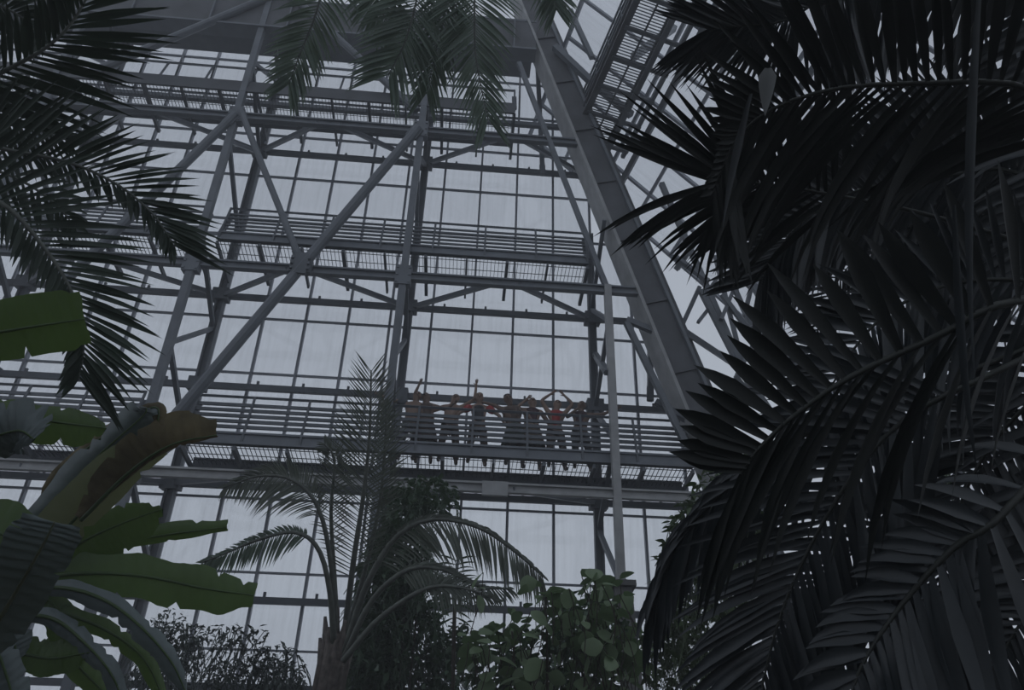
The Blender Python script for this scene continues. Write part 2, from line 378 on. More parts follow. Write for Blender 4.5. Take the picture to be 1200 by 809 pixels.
# ---- galleries
def gallery(k, x0, x1, label, rails=5, endpost=True, width=.78):
    """horizontal maintenance walkway at gallery level k, from px x0 to px x1 measured along its front edge"""
    base = [(450, 120), (600, 305), (590, 538)][k]
    f = PY(*base, YI+.18); z = f.z
    A, B = V((x0, f.y, z)), V((x1, f.y, z)); L = x1-x0; Y = V((0, 1, 0)); Z = V((0, 0, 1))
    t = thing('gallery', A, label, 'walkway', 'maintenance galleries along the glass front')
    part('front_beam', 'steel', t, lambda b: b.channel(A+Z*.14, B+Z*.14, .10, .27, Y))
    part('back_beam', 'steel2', t, lambda b: b.channel(A+Y*width+Z*.03, B+Y*width+Z*.03, .10, .22, Y))
    n = max(2, int(L/.9))
    for i in range(n+1):
        x = A + V((L*i/n, 0, 0))
        part('joist', 'steel2', t, lambda b: b.bar(x-Z*.06, x+Y*(width+.42)-Z*.06, .07 if i % 2 else .045, .10, UW))
    gb = MB(); m = int(L/.085)
    for i in range(m): gb.bar(A+V((L*(i+.5)/m, 0, .02)), A+V((L*(i+.5)/m, width, .02)), .010, .014, UW)
    for j in range(3): gb.bar(A+Y*(width*(j+.5)/3)+Z*.02, B+Y*(width*(j+.5)/3)+Z*.02, .010, .014, Y)
    tag(gb.build('grating', 'steel2', t), kind='stuff')
    n = max(1, round(L/1.15))
    for i in range(n+1):
        x = A + V((L*i/n, -.03, 0))
        part('rail_post', 'steel2', t, lambda b: b.bar(x, x+Z*1.12, .045, .03, UW))
    part('handrail', 'steel2', t, lambda b: b.bar(A+Z*1.13, B+Z*1.13, .05, .05))
    for r in range(rails):
        h = .42 + r*.13
        part('guard_rail', 'steel2', t, lambda b: b.bar(A+Z*h+Y*.01, B+Z*h+Y*.01, .03, .072 if k == 2 else .05, Y))
    for e in ((A, B) if endpost else ()):
        part('end_post', 'steel', t, lambda b: b.bar(e+Z*.2, e+Z*1.0+V((0, .12, 0)), .12, .06))
    return t, f
def gx(px, k): return PZ(px, [(450, 120), (600, 305), (590, 538)][k][1], ZD[k]).x
gallery(0, -15, gx(604, 0), 'topmost gallery with solid fascia under the dark ring beam', rails=1, width=.9)
gallery(1, -15, gx(238, 1), 'middle gallery section at left behind palm leaves')
gallery(1, gx(262, 1), gx(690, 1), 'middle gallery section with closely set rails above the people', 5)
gallery(2, -14, gx(160, 2), 'lowest gallery section at left behind the banana leaves')
g3, F3 = gallery(2, gx(222, 2), gx(818, 2), 'lowest gallery on which the row of people stands', 5)
# dark fascia plate of the top gallery
tf = MB(); f0 = PY(450, 115, YI); tf.box((( -15+gx(604, 0))/2, f0.y, f0.z), V(((gx(604, 0)+15)/2, 0, 0)), V((0, .02, 0)), V((0, 0, .24)))
o = tf.build('fascia_plate', 'fascia', bpy.data.objects['gallery'])

# ---- gallery chords and their horizontal V bracing
def chord(k, pts, label, braces):
    P = [PY(*q, YC_) for q in pts]; h = sum(loc(p)[2] for p in P)/len(P)
    xr = hip_x(h)-.28
    t = thing('wind_girder', wp(-2, YC_, h), label, 'beam', 'horizontal chords under the galleries')
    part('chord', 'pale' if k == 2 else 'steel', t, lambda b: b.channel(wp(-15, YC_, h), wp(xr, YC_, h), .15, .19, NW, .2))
    for x0, x1, ho in braces:
        part('brace', 'steel', t, lambda b: b.bar(wp(x0, YC_, h-.02), wp(x1, YO, ho), .10, .10, UW))
    return h
VB = []
for xa, xb in zip(CX[:-1], CX[1:]):
    m = (xa+xb)/2; VB += [(m-.25, xa), (m+.25, xb)]
VB += [((CX[3]*2+4.4)/2+.2, CX[3])]
chord(0, [(525, 156)], 'upper horizontal chord with V braces below the topmost gallery', [(a, b_, 13.0) for a, b_ in VB[:-1]])
chord(1, [(575, 331)], 'middle horizontal chord with V braces below the middle gallery', [(a, b_, 8.43) for a, b_ in VB[:-1]])
chord(2, [(600, 573)], 'pale lower horizontal chord with V braces under the people', [(a, b_, 3.88) for a, b_ in VB[:-1]])
hx = loc(PY(525, 139, YI+.9))[2]
o = MB().bar(wp(-15, YI+.9, hx), wp(hip_x(hx), YI+.9, hx), .12, .12, NW).build('edge_beam', 'steel', origin=wp(-15, YI+.9, hx))
tag(o, 'plain grey edge beam just below the topmost gallery deck', 'beam')
jb = MB().box(PY(580, 573, YC_-.16), UW*.24, NW*.05, VW*.13).box(PY(580, 573, YC_-.1), UW*.2, NW*.1, VW*.1).build('junction_box', 'pale', origin=PY(580, 573, YC_-.16))
tag(jb, 'flat grey box fixed to the lower chord below the people', 'box')

# ---- side gallery on the right, running towards the camera
sg = thing('side_gallery', p0, 'side gallery climbing towards the top right beside the sloping glass', 'walkway')
sdir = V((DR.y, -DR.x, 0)); sdir = sdir if sdir.x > 0 else -sdir
zz = V((0, 0, 1)); s0, s1 = p0 - DR*1.2, p1 + DR*2.5
part('front_beam', 'girder', sg, lambda b: b.channel(s0+zz*.1, s1+zz*.1, .16, .34, sdir))
part('back_beam', 'steel', sg, lambda b: b.channel(s0+sdir*.95, s1+sdir*.95, .14, .26, sdir))
part('outer_beam', 'steel', sg, lambda b: b.bar(s0+sdir*1.45, s1+sdir*1.45, .1, .12, sdir))
for h in (.45, .65, .85, 1.1): part('guard_rail', 'steel', sg, lambda b: b.bar(s0+zz*h, s1+zz*h, .045, .05, sdir))
LL = (s1-s0).length
for i in range(8):
    c = s0 + DR*(LL*(i+.3)/8)
    part('joist', 'steel2', sg, lambda b: b.bar(c-zz*.05, c+sdir*1.5-zz*.05, .09, .10, DR))
    part('rail_post', 'steel2', sg, lambda b: b.bar(c, c+zz*1.1, .04, .04))
gb = MB()
for i in range(int(LL/.07)):
    c = s0 + DR*(.07*i); gb.bar(c, c+sdir*.95, .018, .03, DR)
gb.bar(s0+sdir*.5, s1+sdir*.5, .04, .04)
tag(gb.build('grating', 'steel2', sg), kind='stuff')

# ================================================================== PLANTS
def lerp(a, b, t): return a + (b-a)*t
def leaflet_geo(b, base, d, nrm, length, width, droop, seg=5, fold=.22, grav=None, twist=0, wpos=.35):
    """one folded strap leaflet: starts at base, points along d, blade normal nrm, sinks towards grav"""
    g = grav if grav is not None else V((0, 0, -1)); d = d.normalized(); p = V(base); step = length/seg; vs = []; fs = []
    n = nrm - d*nrm.dot(d); n.normalize()
    for i in range(seg+1):
        t = i/seg
        wd = width*(min(1, .35 + t/wpos*.65) if t < wpos else max(.0, 1-((t-wpos)/(1-wpos))**1.7))
        n = n - d*n.dot(d); n.normalize(); sd = d.cross(n)
        if i == seg: vs += [p]
        else: vs += [p - sd*(wd/2) + n*(wd*fold), p, p + sd*(wd/2) + n*(wd*fold)]
        d = (d + g*(droop*2*(.25+t)/seg)).normalized(); p = p + d*step
    for i in range(seg-1):
        k = i*3; fs += [(k, k+1, k+4, k+3), (k+1, k+2, k+5, k+4)]
    k = (seg-1)*3; fs += [(k, k+1, k+3), (k+1, k+2, k+3)]
    b.add(vs, fs)
def frond(palm, pts, n, la, lb, ta, tb, width, da, db, m, stalk_r, separate=True, mass=None, start=.12, stalk='rachis', rnd=.12, nvec=None,
          prof=None, seg=5, dense_tip=1.0, lean=0.0, skip=0, wpos=.35, wa=None, profb=None):
    """palm leaf: stalk through (px, py, depth) points; la/lb leaflet length on the two sides, ta/tb (base, tip) angle to the stalk, da/db droop"""
    P = [PD(*q) for q in pts]; N = 60; C = spline(P, N)
    st = MB().tube(C[::3]+[C[-1]], [lerp(stalk_r, stalk_r*.22, i/20) for i in range(len(C[::3])+1)], 6).build('frond', stalk, palm, smooth=True)
    own = MB()
    for k in range(n):
        u = start + (1-start)*(k+.5)/n; f = u*(N-1); i = min(int(f), N-2); p = C[i].lerp(C[i+1], f-i); T = (C[i+1]-C[i]).normalized()
        view = (p-CAM).normalized() if nvec is None else nvec
        S = T.cross(view); S.normalize(); view2 = S.cross(T)
        v = (u-start)/(1-start)
        pr = prof(v) if prof else min(1, .45+v*2.2)*(1-.72*max(0, v-.35)/.65)
        for sgn, L, (t0, t1), dr in ((1, la, ta, da), (-1, lb, tb, db)):
            if L <= 0 or random.random() < skip: continue
            th = radians(lerp(t0, t1, v) + random.uniform(-1, 1)*60*rnd*.5)
            ln = L*(profb(v) if profb and sgn < 0 else pr)*random.uniform(1-rnd, 1+rnd)
            d = T*cos(th) + S*(sgn*sin(th)) + view2*(lean + random.uniform(-.12, .12))
            nn = -view2 + S*sgn*.25 + V((random.uniform(-1, 1), random.uniform(-1, 1), random.uniform(-1, 1)))*.25
            b = MB() if separate else (mass or own)
            leaflet_geo(b, p + V((0, 0, random.uniform(-.3, .3)*stalk_r)), d, nn, ln, (wa if wa and sgn > 0 else width)*random.uniform(.85, 1.1)*(.6+.4*pr), dr*random.uniform(.7, 1.3), seg, wpos=wpos)
            if separate: b.build('leaflet', m, st, palm, smooth=True)
    if not separate and mass is None: tag(own.build('leaflets', m, st, palm, smooth=True), kind='stuff')
    return st
def trunk(palm, p_lo, p_hi, r, m='trunk', rings=14):
    def f(b):
        pts = spline([p_lo, V(p_lo).lerp(V(p_hi), .5)+V((.05, 0, 0)), p_hi], rings*2)
        b.tube(pts, [r*(1.12 if i % 2 else .95)*lerp(1.15, .9, i/(rings*2)) for i in range(rings*2)], 12)
    return part('trunk', m, palm, f, smooth=True)

# ---- big dark palm on the right, its crown just outside the frame
crR = PD(1375, 330, 3.0)
palmR = thing('palm_tree', V((crR.x, crR.y, 0)), 'large near palm filling the right side with broad dark drooping fronds', 'palm')
trunk(palmR, V((crR.x, crR.y, 0)), crR, .17)
def crown(b):
    for k in range(14):
        an = k*2.4; c = crR + V((cos(an)*.10, sin(an)*.10, -.25)); b.tube([c-V((0, 0, .35)), c, crR+V((cos(an)*.12, sin(an)*.12, .16))], [.09, .075, .03], 6)
part('leaf_base_fibre', 'trunk', palmR, crown, smooth=True)
mR = MB()
def E(px, py, dp): return (px, py, dp)
# overhead frond, long leaflets standing up and sweeping down
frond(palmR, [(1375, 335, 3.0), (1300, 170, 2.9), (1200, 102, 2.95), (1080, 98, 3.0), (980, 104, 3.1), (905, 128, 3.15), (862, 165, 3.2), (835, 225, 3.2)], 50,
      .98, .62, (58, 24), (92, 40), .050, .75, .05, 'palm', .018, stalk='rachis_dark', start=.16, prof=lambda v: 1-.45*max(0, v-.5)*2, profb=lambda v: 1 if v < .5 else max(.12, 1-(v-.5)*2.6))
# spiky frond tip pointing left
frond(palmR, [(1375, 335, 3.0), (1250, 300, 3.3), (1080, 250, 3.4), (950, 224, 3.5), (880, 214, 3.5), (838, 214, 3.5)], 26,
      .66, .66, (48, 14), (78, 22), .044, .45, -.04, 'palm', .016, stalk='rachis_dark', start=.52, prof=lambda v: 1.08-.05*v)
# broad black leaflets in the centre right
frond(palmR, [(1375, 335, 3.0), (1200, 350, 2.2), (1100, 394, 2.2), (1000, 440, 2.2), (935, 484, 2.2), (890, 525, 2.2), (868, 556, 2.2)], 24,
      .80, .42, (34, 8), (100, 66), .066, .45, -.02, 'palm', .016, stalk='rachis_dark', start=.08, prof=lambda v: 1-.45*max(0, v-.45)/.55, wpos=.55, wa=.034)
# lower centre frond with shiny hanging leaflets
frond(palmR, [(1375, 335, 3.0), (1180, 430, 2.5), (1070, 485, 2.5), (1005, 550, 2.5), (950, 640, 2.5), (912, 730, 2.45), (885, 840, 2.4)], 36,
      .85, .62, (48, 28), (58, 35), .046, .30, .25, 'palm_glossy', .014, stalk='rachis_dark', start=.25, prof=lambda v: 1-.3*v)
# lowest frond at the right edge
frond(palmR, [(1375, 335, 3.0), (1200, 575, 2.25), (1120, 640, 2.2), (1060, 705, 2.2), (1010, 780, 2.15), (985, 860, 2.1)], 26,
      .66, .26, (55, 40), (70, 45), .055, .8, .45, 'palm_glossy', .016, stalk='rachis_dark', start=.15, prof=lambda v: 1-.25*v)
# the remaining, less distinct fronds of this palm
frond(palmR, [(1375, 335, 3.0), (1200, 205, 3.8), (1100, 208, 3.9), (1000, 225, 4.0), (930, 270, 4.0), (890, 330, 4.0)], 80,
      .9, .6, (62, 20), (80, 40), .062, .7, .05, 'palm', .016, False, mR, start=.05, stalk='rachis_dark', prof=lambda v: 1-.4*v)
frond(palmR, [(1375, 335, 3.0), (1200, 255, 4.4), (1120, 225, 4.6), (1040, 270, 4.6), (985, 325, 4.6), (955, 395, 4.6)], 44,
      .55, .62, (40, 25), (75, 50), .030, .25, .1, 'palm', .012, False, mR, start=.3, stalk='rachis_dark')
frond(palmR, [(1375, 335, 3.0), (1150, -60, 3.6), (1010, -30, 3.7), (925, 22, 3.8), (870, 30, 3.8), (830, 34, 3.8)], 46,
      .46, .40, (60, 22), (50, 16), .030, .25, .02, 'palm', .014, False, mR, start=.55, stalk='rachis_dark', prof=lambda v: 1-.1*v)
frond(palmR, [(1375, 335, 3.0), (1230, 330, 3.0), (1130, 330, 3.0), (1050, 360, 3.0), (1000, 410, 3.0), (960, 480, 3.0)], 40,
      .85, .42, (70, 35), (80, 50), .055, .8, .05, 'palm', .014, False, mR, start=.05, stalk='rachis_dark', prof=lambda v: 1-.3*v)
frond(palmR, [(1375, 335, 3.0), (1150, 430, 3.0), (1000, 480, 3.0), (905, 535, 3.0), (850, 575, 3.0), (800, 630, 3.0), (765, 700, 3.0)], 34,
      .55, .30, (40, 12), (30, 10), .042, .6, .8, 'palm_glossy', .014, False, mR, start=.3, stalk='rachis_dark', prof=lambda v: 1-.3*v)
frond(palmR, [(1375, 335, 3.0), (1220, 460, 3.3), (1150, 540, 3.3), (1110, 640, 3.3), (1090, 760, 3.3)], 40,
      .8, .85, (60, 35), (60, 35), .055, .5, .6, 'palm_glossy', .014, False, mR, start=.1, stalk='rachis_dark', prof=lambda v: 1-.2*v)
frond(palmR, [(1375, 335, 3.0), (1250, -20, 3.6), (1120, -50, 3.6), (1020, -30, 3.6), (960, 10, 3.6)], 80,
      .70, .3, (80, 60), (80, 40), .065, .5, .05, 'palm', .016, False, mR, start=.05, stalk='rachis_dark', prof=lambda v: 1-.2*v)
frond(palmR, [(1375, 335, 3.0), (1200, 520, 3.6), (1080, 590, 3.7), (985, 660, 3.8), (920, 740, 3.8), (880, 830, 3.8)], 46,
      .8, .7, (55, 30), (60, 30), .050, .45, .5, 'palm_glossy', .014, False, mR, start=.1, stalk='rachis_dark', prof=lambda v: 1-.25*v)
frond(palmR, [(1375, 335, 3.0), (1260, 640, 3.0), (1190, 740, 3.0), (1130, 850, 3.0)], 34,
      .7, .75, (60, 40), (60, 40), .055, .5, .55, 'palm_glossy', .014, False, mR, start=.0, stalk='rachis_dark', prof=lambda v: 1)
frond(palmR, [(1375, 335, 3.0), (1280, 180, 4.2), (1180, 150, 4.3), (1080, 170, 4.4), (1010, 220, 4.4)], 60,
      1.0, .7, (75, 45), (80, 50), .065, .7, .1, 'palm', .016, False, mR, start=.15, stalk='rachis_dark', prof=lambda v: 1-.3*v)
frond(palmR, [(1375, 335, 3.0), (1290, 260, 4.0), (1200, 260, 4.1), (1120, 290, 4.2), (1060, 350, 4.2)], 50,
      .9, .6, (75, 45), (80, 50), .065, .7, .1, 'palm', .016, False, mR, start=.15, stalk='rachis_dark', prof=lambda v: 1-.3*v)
# long straps hanging close to the camera from above
for (x0, y0, x1, y1, wd, dp) in ((1150, -40, 1108, 460, .026, 2.0), (1240, -20, 1180, 440, .036, 1.7), (1118, 240, 1128, 560, .024, 2.0), (880, 110, 838, 270, .030, 2.6)):
    a, c = PD(x0, y0, dp), PD(x1, y1, dp); leaflet_geo(mR, a, (c-a), -(a-CAM).normalized(), (c-a).length, wd, .25, 8)
ds = MB(); a, c = PD(900, 80, 2.7), PD(896, 132, 2.7); leaflet_geo(ds, a, c-a, -(a-CAM).normalized(), (c-a).length*1.1, .07, .1, 5, wpos=.1)
ds.build('dry_strap', 'dry', palmR, smooth=True)
tag(mR.build('leaflets', 'palm_glossy', palmR, smooth=True), kind='stuff')

# ---- palm at the left edge
crL = PD(-150, 190, 4.6)
palmL = thing('palm_tree', V((crL.x, crL.y, 0)), 'dark green feather palm reaching in from the upper left edge', 'palm')
trunk(palmL, V((crL.x, crL.y, 0)), crL, .16)
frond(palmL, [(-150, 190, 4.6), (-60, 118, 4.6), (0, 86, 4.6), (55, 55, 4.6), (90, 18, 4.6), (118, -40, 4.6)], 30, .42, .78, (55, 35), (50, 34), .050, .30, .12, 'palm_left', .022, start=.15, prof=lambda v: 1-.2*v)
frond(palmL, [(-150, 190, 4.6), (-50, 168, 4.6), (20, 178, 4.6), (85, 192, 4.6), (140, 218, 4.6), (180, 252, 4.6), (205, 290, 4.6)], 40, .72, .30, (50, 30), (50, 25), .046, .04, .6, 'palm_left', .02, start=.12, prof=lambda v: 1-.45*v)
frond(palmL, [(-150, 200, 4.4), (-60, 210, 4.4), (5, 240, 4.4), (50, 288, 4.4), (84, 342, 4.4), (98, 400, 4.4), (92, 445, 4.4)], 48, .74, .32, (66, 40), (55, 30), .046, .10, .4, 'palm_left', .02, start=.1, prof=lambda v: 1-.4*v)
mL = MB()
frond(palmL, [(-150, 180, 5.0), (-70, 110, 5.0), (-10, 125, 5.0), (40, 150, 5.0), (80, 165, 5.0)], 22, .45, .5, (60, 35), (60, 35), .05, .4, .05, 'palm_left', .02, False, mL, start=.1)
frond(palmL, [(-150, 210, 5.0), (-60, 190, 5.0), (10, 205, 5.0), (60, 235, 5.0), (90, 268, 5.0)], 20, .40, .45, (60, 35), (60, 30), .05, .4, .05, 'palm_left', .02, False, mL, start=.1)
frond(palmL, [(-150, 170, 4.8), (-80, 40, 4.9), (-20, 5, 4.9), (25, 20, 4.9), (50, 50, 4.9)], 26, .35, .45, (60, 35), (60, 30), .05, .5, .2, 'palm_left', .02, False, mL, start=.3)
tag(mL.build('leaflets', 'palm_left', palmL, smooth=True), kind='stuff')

# ---- tall palm behind the camera whose fronds hang into the top of the frame
crT = PD(470, -420, 5.5)
palmT = thing('palm_tree', V((crT.x-.6, crT.y-2.2, 0)), 'tall palm whose grey-green frond tips hang from the top edge', 'palm')
trunk(palmT, ROOT[palmT.name], V((crT.x, crT.y, crT.z)), .18)
mT = MB()
hang = lambda v: 1-.35*v
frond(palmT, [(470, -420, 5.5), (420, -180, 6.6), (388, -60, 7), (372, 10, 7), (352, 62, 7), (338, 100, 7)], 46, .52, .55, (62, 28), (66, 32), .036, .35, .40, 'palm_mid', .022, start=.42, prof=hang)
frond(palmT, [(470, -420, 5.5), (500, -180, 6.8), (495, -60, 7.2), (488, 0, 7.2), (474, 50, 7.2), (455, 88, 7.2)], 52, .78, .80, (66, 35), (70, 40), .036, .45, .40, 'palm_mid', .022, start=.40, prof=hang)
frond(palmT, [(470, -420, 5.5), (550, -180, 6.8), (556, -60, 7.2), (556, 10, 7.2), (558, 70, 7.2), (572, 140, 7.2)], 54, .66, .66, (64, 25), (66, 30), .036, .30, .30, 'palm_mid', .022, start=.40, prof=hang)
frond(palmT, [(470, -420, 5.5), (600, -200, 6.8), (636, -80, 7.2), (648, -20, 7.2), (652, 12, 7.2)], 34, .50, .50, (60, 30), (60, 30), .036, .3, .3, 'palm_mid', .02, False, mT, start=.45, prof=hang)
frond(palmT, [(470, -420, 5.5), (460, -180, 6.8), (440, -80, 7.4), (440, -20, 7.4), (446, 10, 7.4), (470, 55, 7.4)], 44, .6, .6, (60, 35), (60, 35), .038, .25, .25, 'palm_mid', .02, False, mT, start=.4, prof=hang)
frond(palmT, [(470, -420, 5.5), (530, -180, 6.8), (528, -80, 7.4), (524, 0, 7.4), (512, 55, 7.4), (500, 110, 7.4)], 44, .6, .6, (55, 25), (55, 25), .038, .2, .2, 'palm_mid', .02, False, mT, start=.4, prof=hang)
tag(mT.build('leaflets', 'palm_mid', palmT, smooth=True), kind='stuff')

# ---- slender palm in the middle
DM = 8.5
bM = PD(378, 850, DM); cM = PD(396, 745, DM)
palmM = thing('palm_tree', V((bM.x, bM.y+.3, 0)), 'slender grey-green palm with ringed trunk and arching fronds in the lower middle', 'palm')
trunk(palmM, ROOT[palmM.name], cM, .19)
def sheath(b):
    for k in range(16):
        an = k*2.4; c = cM + V((cos(an)*.14, sin(an)*.12, -.45+.03*k)); b.tube([c-V((0, 0, .9)), c, c+V((cos(an)*.07, sin(an)*.07, .28))], [.07, .055, .02], 6)
part('leaf_base_fibre', 'trunk', palmM, sheath, smooth=True)
mM = MB()
def Mf(l, d=DM): return [(x, y, d) for x, y in l]
frond(palmM, Mf([(402, 760), (414, 660), (426, 580), (433, 510), (435, 434)]), 66, .66, .66, (66, 34), (66, 34), .022, .02, .02, 'palm_olive', .045, start=.20, prof=lambda v: min(1, .6+v)*(1-.5*max(0, v-.6)/.4), lean=0)
frond(palmM, Mf([(404, 765), (428, 690), (462, 632), (505, 609), (560, 618), (605, 648), (636, 676)], 8.2), 72, .16, .72, (40, 20), (72, 34), .034, .7, .6, 'palm_olive', .045, start=.24, prof=lambda v: min(1, .5+2*v)*(1-.3*v))
frond(palmM, Mf([(392, 765), (386, 690), (372, 642), (345, 624), (305, 632), (268, 647), (236, 660)], 8.3), 54, .44, .14, (66, 35), (60, 30), .030, .5, .3, 'palm_mid', .04, start=.42, prof=lambda v: min(1, .6+2*v)*(1-.4*v))
frond(palmM, Mf([(394, 760), (389, 670), (374, 598), (345, 564), (305, 558), (262, 572)], 8.4), 66, .62, .34, (70, 38), (60, 30), .024, .6, .6, 'palm_olive', .04, False, mM, start=.38)
frond(palmM, Mf([(404, 770), (436, 704), (478, 668), (520, 668), (562, 688), (600, 690)], 8.0), 64, .16, .55, (40, 20), (70, 34), .026, .6, .6, 'palm_olive', .04, False, mM, start=.35)
frond(palmM, Mf([(402, 775), (445, 725), (500, 690), (545, 690), (585, 705)], 7.9), 30, .3, .3, (50, 25), (40, 20), .022, .5, .4, 'palm_olive', .04, False, mM, start=.5)
frond(palmM, Mf([(400, 760), (425, 680), (445, 590), (452, 510), (452, 470)], 8.7), 50, .42, .35, (55, 30), (50, 30), .020, .05, .05, 'palm_olive', .04, False, mM, start=.3)
frond(palmM, Mf([(396, 760), (392, 680), (388, 600), (392, 540), (380, 520)], 8.8), 46, .4, .4, (60, 35), (60, 35), .020, .3, .3, 'palm_olive', .04, False, mM, start=.35)
tag(mM.build('leaflets', 'palm_olive', palmM, smooth=True), kind='stuff')

# ---- little hanging palm shoot against the glass
ps = PD(534, 660, 9.6)
palmS = thing('palm_shoot', V((ps.x, ps.y, 0)), 'small dark palm shoot standing alone between tree and round-leaved shrub', 'palm')
part('stem', 'stem', palmS, lambda b: b.tube([V((ps.x, ps.y, 0)), V((ps.x, ps.y, 2)), PD(531, 800, 9.6), PD(533, 700, 9.6)], .03, 6), smooth=True)
frond(palmS, [(532, 740, 9.6), (534, 690, 9.6), (534, 655, 9.6)], 12, .32, .32, (110, 60), (110, 60), .03, .5, .5, 'leaf_dark', .015, stalk='stem', prof=lambda v: 1)

# ---- banana plant, lower left
bn = PD(-30, 840, 5.0)
ban = thing('banana_plant', V((bn.x, bn.y, 0)), 'banana plant with wide torn paddle leaves at lower left', 'banana plant')
part('pseudostem', 'banana', ban, lambda b: b.tube(spline([V((bn.x, bn.y, 0)), V((bn.x+.05, bn.y, 1.2)), PD(-20, 760, 5.0), PD(10, 700, 5.0)], 12), [.17-.008*i for i in range(12)], 12), smooth=True)
def bleaf(pts, w0, w1, m, tip=.2, base=.25, fold=.25, tears=5, roll=0.0, ragged=.03, end=0.0, mids='banana', n=44, label=None):
    """paddle leaf; pts midrib (px, py, depth); w0/w1 half widths in metres either side of the midrib"""
    C = spline([PD(*q) for q in pts], n); b = MB(); rows = []
    cut = {(int(random.random()*(n-6))+4, 1-2*(k % 2)) for k in range(tears*2)}
    for i, p in enumerate(C):
        t = i/(n-1); T = (C[min(i+1, n-1)]-C[max(i-1, 0)]).normalized(); vw = (p-CAM).normalized(); S = T.cross(vw).normalized()
        S = (S*cos(roll) + vw*sin(roll)); Nn = S.cross(T)
        pr = min(1, (t/base+.12))**.6 * min(1, max(end, (1-t)/tip))**.55
        row = []
        for sg, w_ in ((1, w0), (-1, w1)):
            wv = w_*pr*(1 + ragged*2*sin(i*.55+sg*2+tip*9)+ragged*.5*random.uniform(-1, 1))*(random.uniform(.6, .8) if (i, sg) in cut else 1)
            for q in (1.0, .66, .33) if sg > 0 else (.33, .66, 1.0):
                row.append(p + S*(sg*wv*q) + Nn*(fold*wv*q*q) + Nn*.012*sin(i*2.3+q*5))
            if sg > 0: row.append(p)
        rows.append(row)
    vs = [v for r in rows for v in r]; fs = []
    for i in range(n-1):
        for j in range(6):
            a = i*7+j
            fs.append((a, a+1, a+8, a+7))
    b.add(vs, fs)
    lf = b.build('leaf', m, ban, smooth=True)
    MB().tube([c - (c-CAM).normalized()*.012 for c in C], [lerp(.015, .004, i/n) for i in range(n)], 6).build('midrib', mids, lf, ban, smooth=True)
    if label: lf['label'] = label
    return lf
bleaf([(-140, 440, 3.6), (-60, 402, 3.6), (20, 386, 3.6), (99, 374, 3.6)], .17, .155, 'banana', tip=.08, end=.75, fold=.1, tears=1, ragged=0.007)
bleaf([(-120, 470, 4.5), (-20, 482, 4.5), (60, 494, 4.5), (124, 502, 4.5)], .10, .15, 'banana', tip=.2, fold=.3, tears=2, label='dark green leaf')
bleaf([(-60, 560, 4.3), (-20, 520, 4.3), (20, 505, 4.3), (40, 515, 4.3)], .2, .15, 'banana_d', fold=.4)
bleaf([(10, 700, 5.0), (60, 640, 4.9), (120, 575, 4.8), (180, 525, 4.7), (200, 522, 4.65)], .20, .13, 'banana_y', tip=.5, fold=.35, tears=2, ragged=0.017)
bleaf([(95, 610, 4.75), (150, 555, 4.7), (200, 522, 4.6), (254, 510, 4.55)], .20, .03, 'banana_b', tip=.2, end=.3, base=.4, fold=.3, tears=4, ragged=0.028, label='yellow-brown withered leaf end')
bleaf([(0, 700, 5.1), (50, 610, 5.1), (110, 540, 5.2), (165, 490, 5.2), (172, 478, 5.2)], .13, .09, 'banana_d', tip=.2, fold=.8, tears=3, ragged=0.052)
bleaf([(20, 680, 5.3), (60, 570, 5.3), (110, 520, 5.3), (178, 478, 5.3), (184, 500, 5.3), (172, 540, 5.2)], .05, .07, 'banana_b', fold=.8, tears=3, ragged=0.070)
bleaf([(-30, 775, 4.0), (2, 722, 3.9), (30, 675, 3.8), (52, 636, 3.75), (64, 612, 3.75)], .19, .16, 'banana_d', tip=.12, end=.7, base=.2, fold=.1, tears=2, ragged=0.017, mids='midrib', label='blue-grey near leaf with pale midrib')
bleaf([(30, 690, 5.0), (90, 640, 5.0), (140, 615, 5.0), (190, 597, 5.0)], .13, .20, 'banana', tip=.25, fold=.25, tears=3, ragged=0.021)
bleaf([(60, 670, 5.1), (120, 642, 5.1), (190, 628, 5.1), (266, 618, 5.1)], .09, .05, 'banana', tip=.2, end=.4, fold=.5, tears=1, ragged=0.017)
bleaf([(30, 680, 4.9), (100, 672, 4.9), (170, 676, 4.9), (240, 690, 4.9), (298, 698, 4.9)], .14, .16, 'banana', tip=.18, end=.35, fold=.15, tears=5, ragged=0.049)
bleaf([(30, 690, 4.8), (80, 690, 4.7), (125, 705, 4.7), (165, 735, 4.7), (200, 775, 4.7), (218, 812, 4.7)], .06, .075, 'banana_d', fold=.6, tears=3, ragged=0.063)
bleaf([(20, 700, 4.9), (80, 720, 4.8), (130, 742, 4.8), (170, 775, 4.8), (196, 830, 4.8)], .06, .06, 'banana', fold=.6, tears=4, ragged=0.052)
bleaf([(10, 720, 4.6), (60, 725, 4.6), (95, 750, 4.6), (130, 790, 4.6), (150, 840, 4.6)], .06, .06, 'banana_d', fold=.7, tears=4, ragged=0.052)
bleaf([(-20, 740, 4.8), (40, 700, 4.8), (70, 720, 4.8), (82, 770, 4.8)], .09, .11, 'banana', fold=.4, tears=3, ragged=0.035)
bleaf([(-30, 720, 4.5), (0, 720, 4.5), (15, 745, 4.5), (20, 775, 4.5)], .10, .10, 'banana_d', fold=.3, tears=2)
bleaf([(-30, 790, 4.6), (20, 768, 4.6), (60, 772, 4.6), (105, 765, 4.6)], .11, .11, 'banana', fold=.3, tears=3)
bleaf([(-40, 800, 4.3), (-10, 760, 4.3), (10, 800, 4.3), (20, 850, 4.3)], .1, .1, 'banana_d', fold=.4, tears=3)
bleaf([(-60, 640, 4.9), (-20, 620, 4.9), (20, 640, 4.9), (40, 690, 4.9)], .22, .2, 'banana', fold=.2, tears=2)
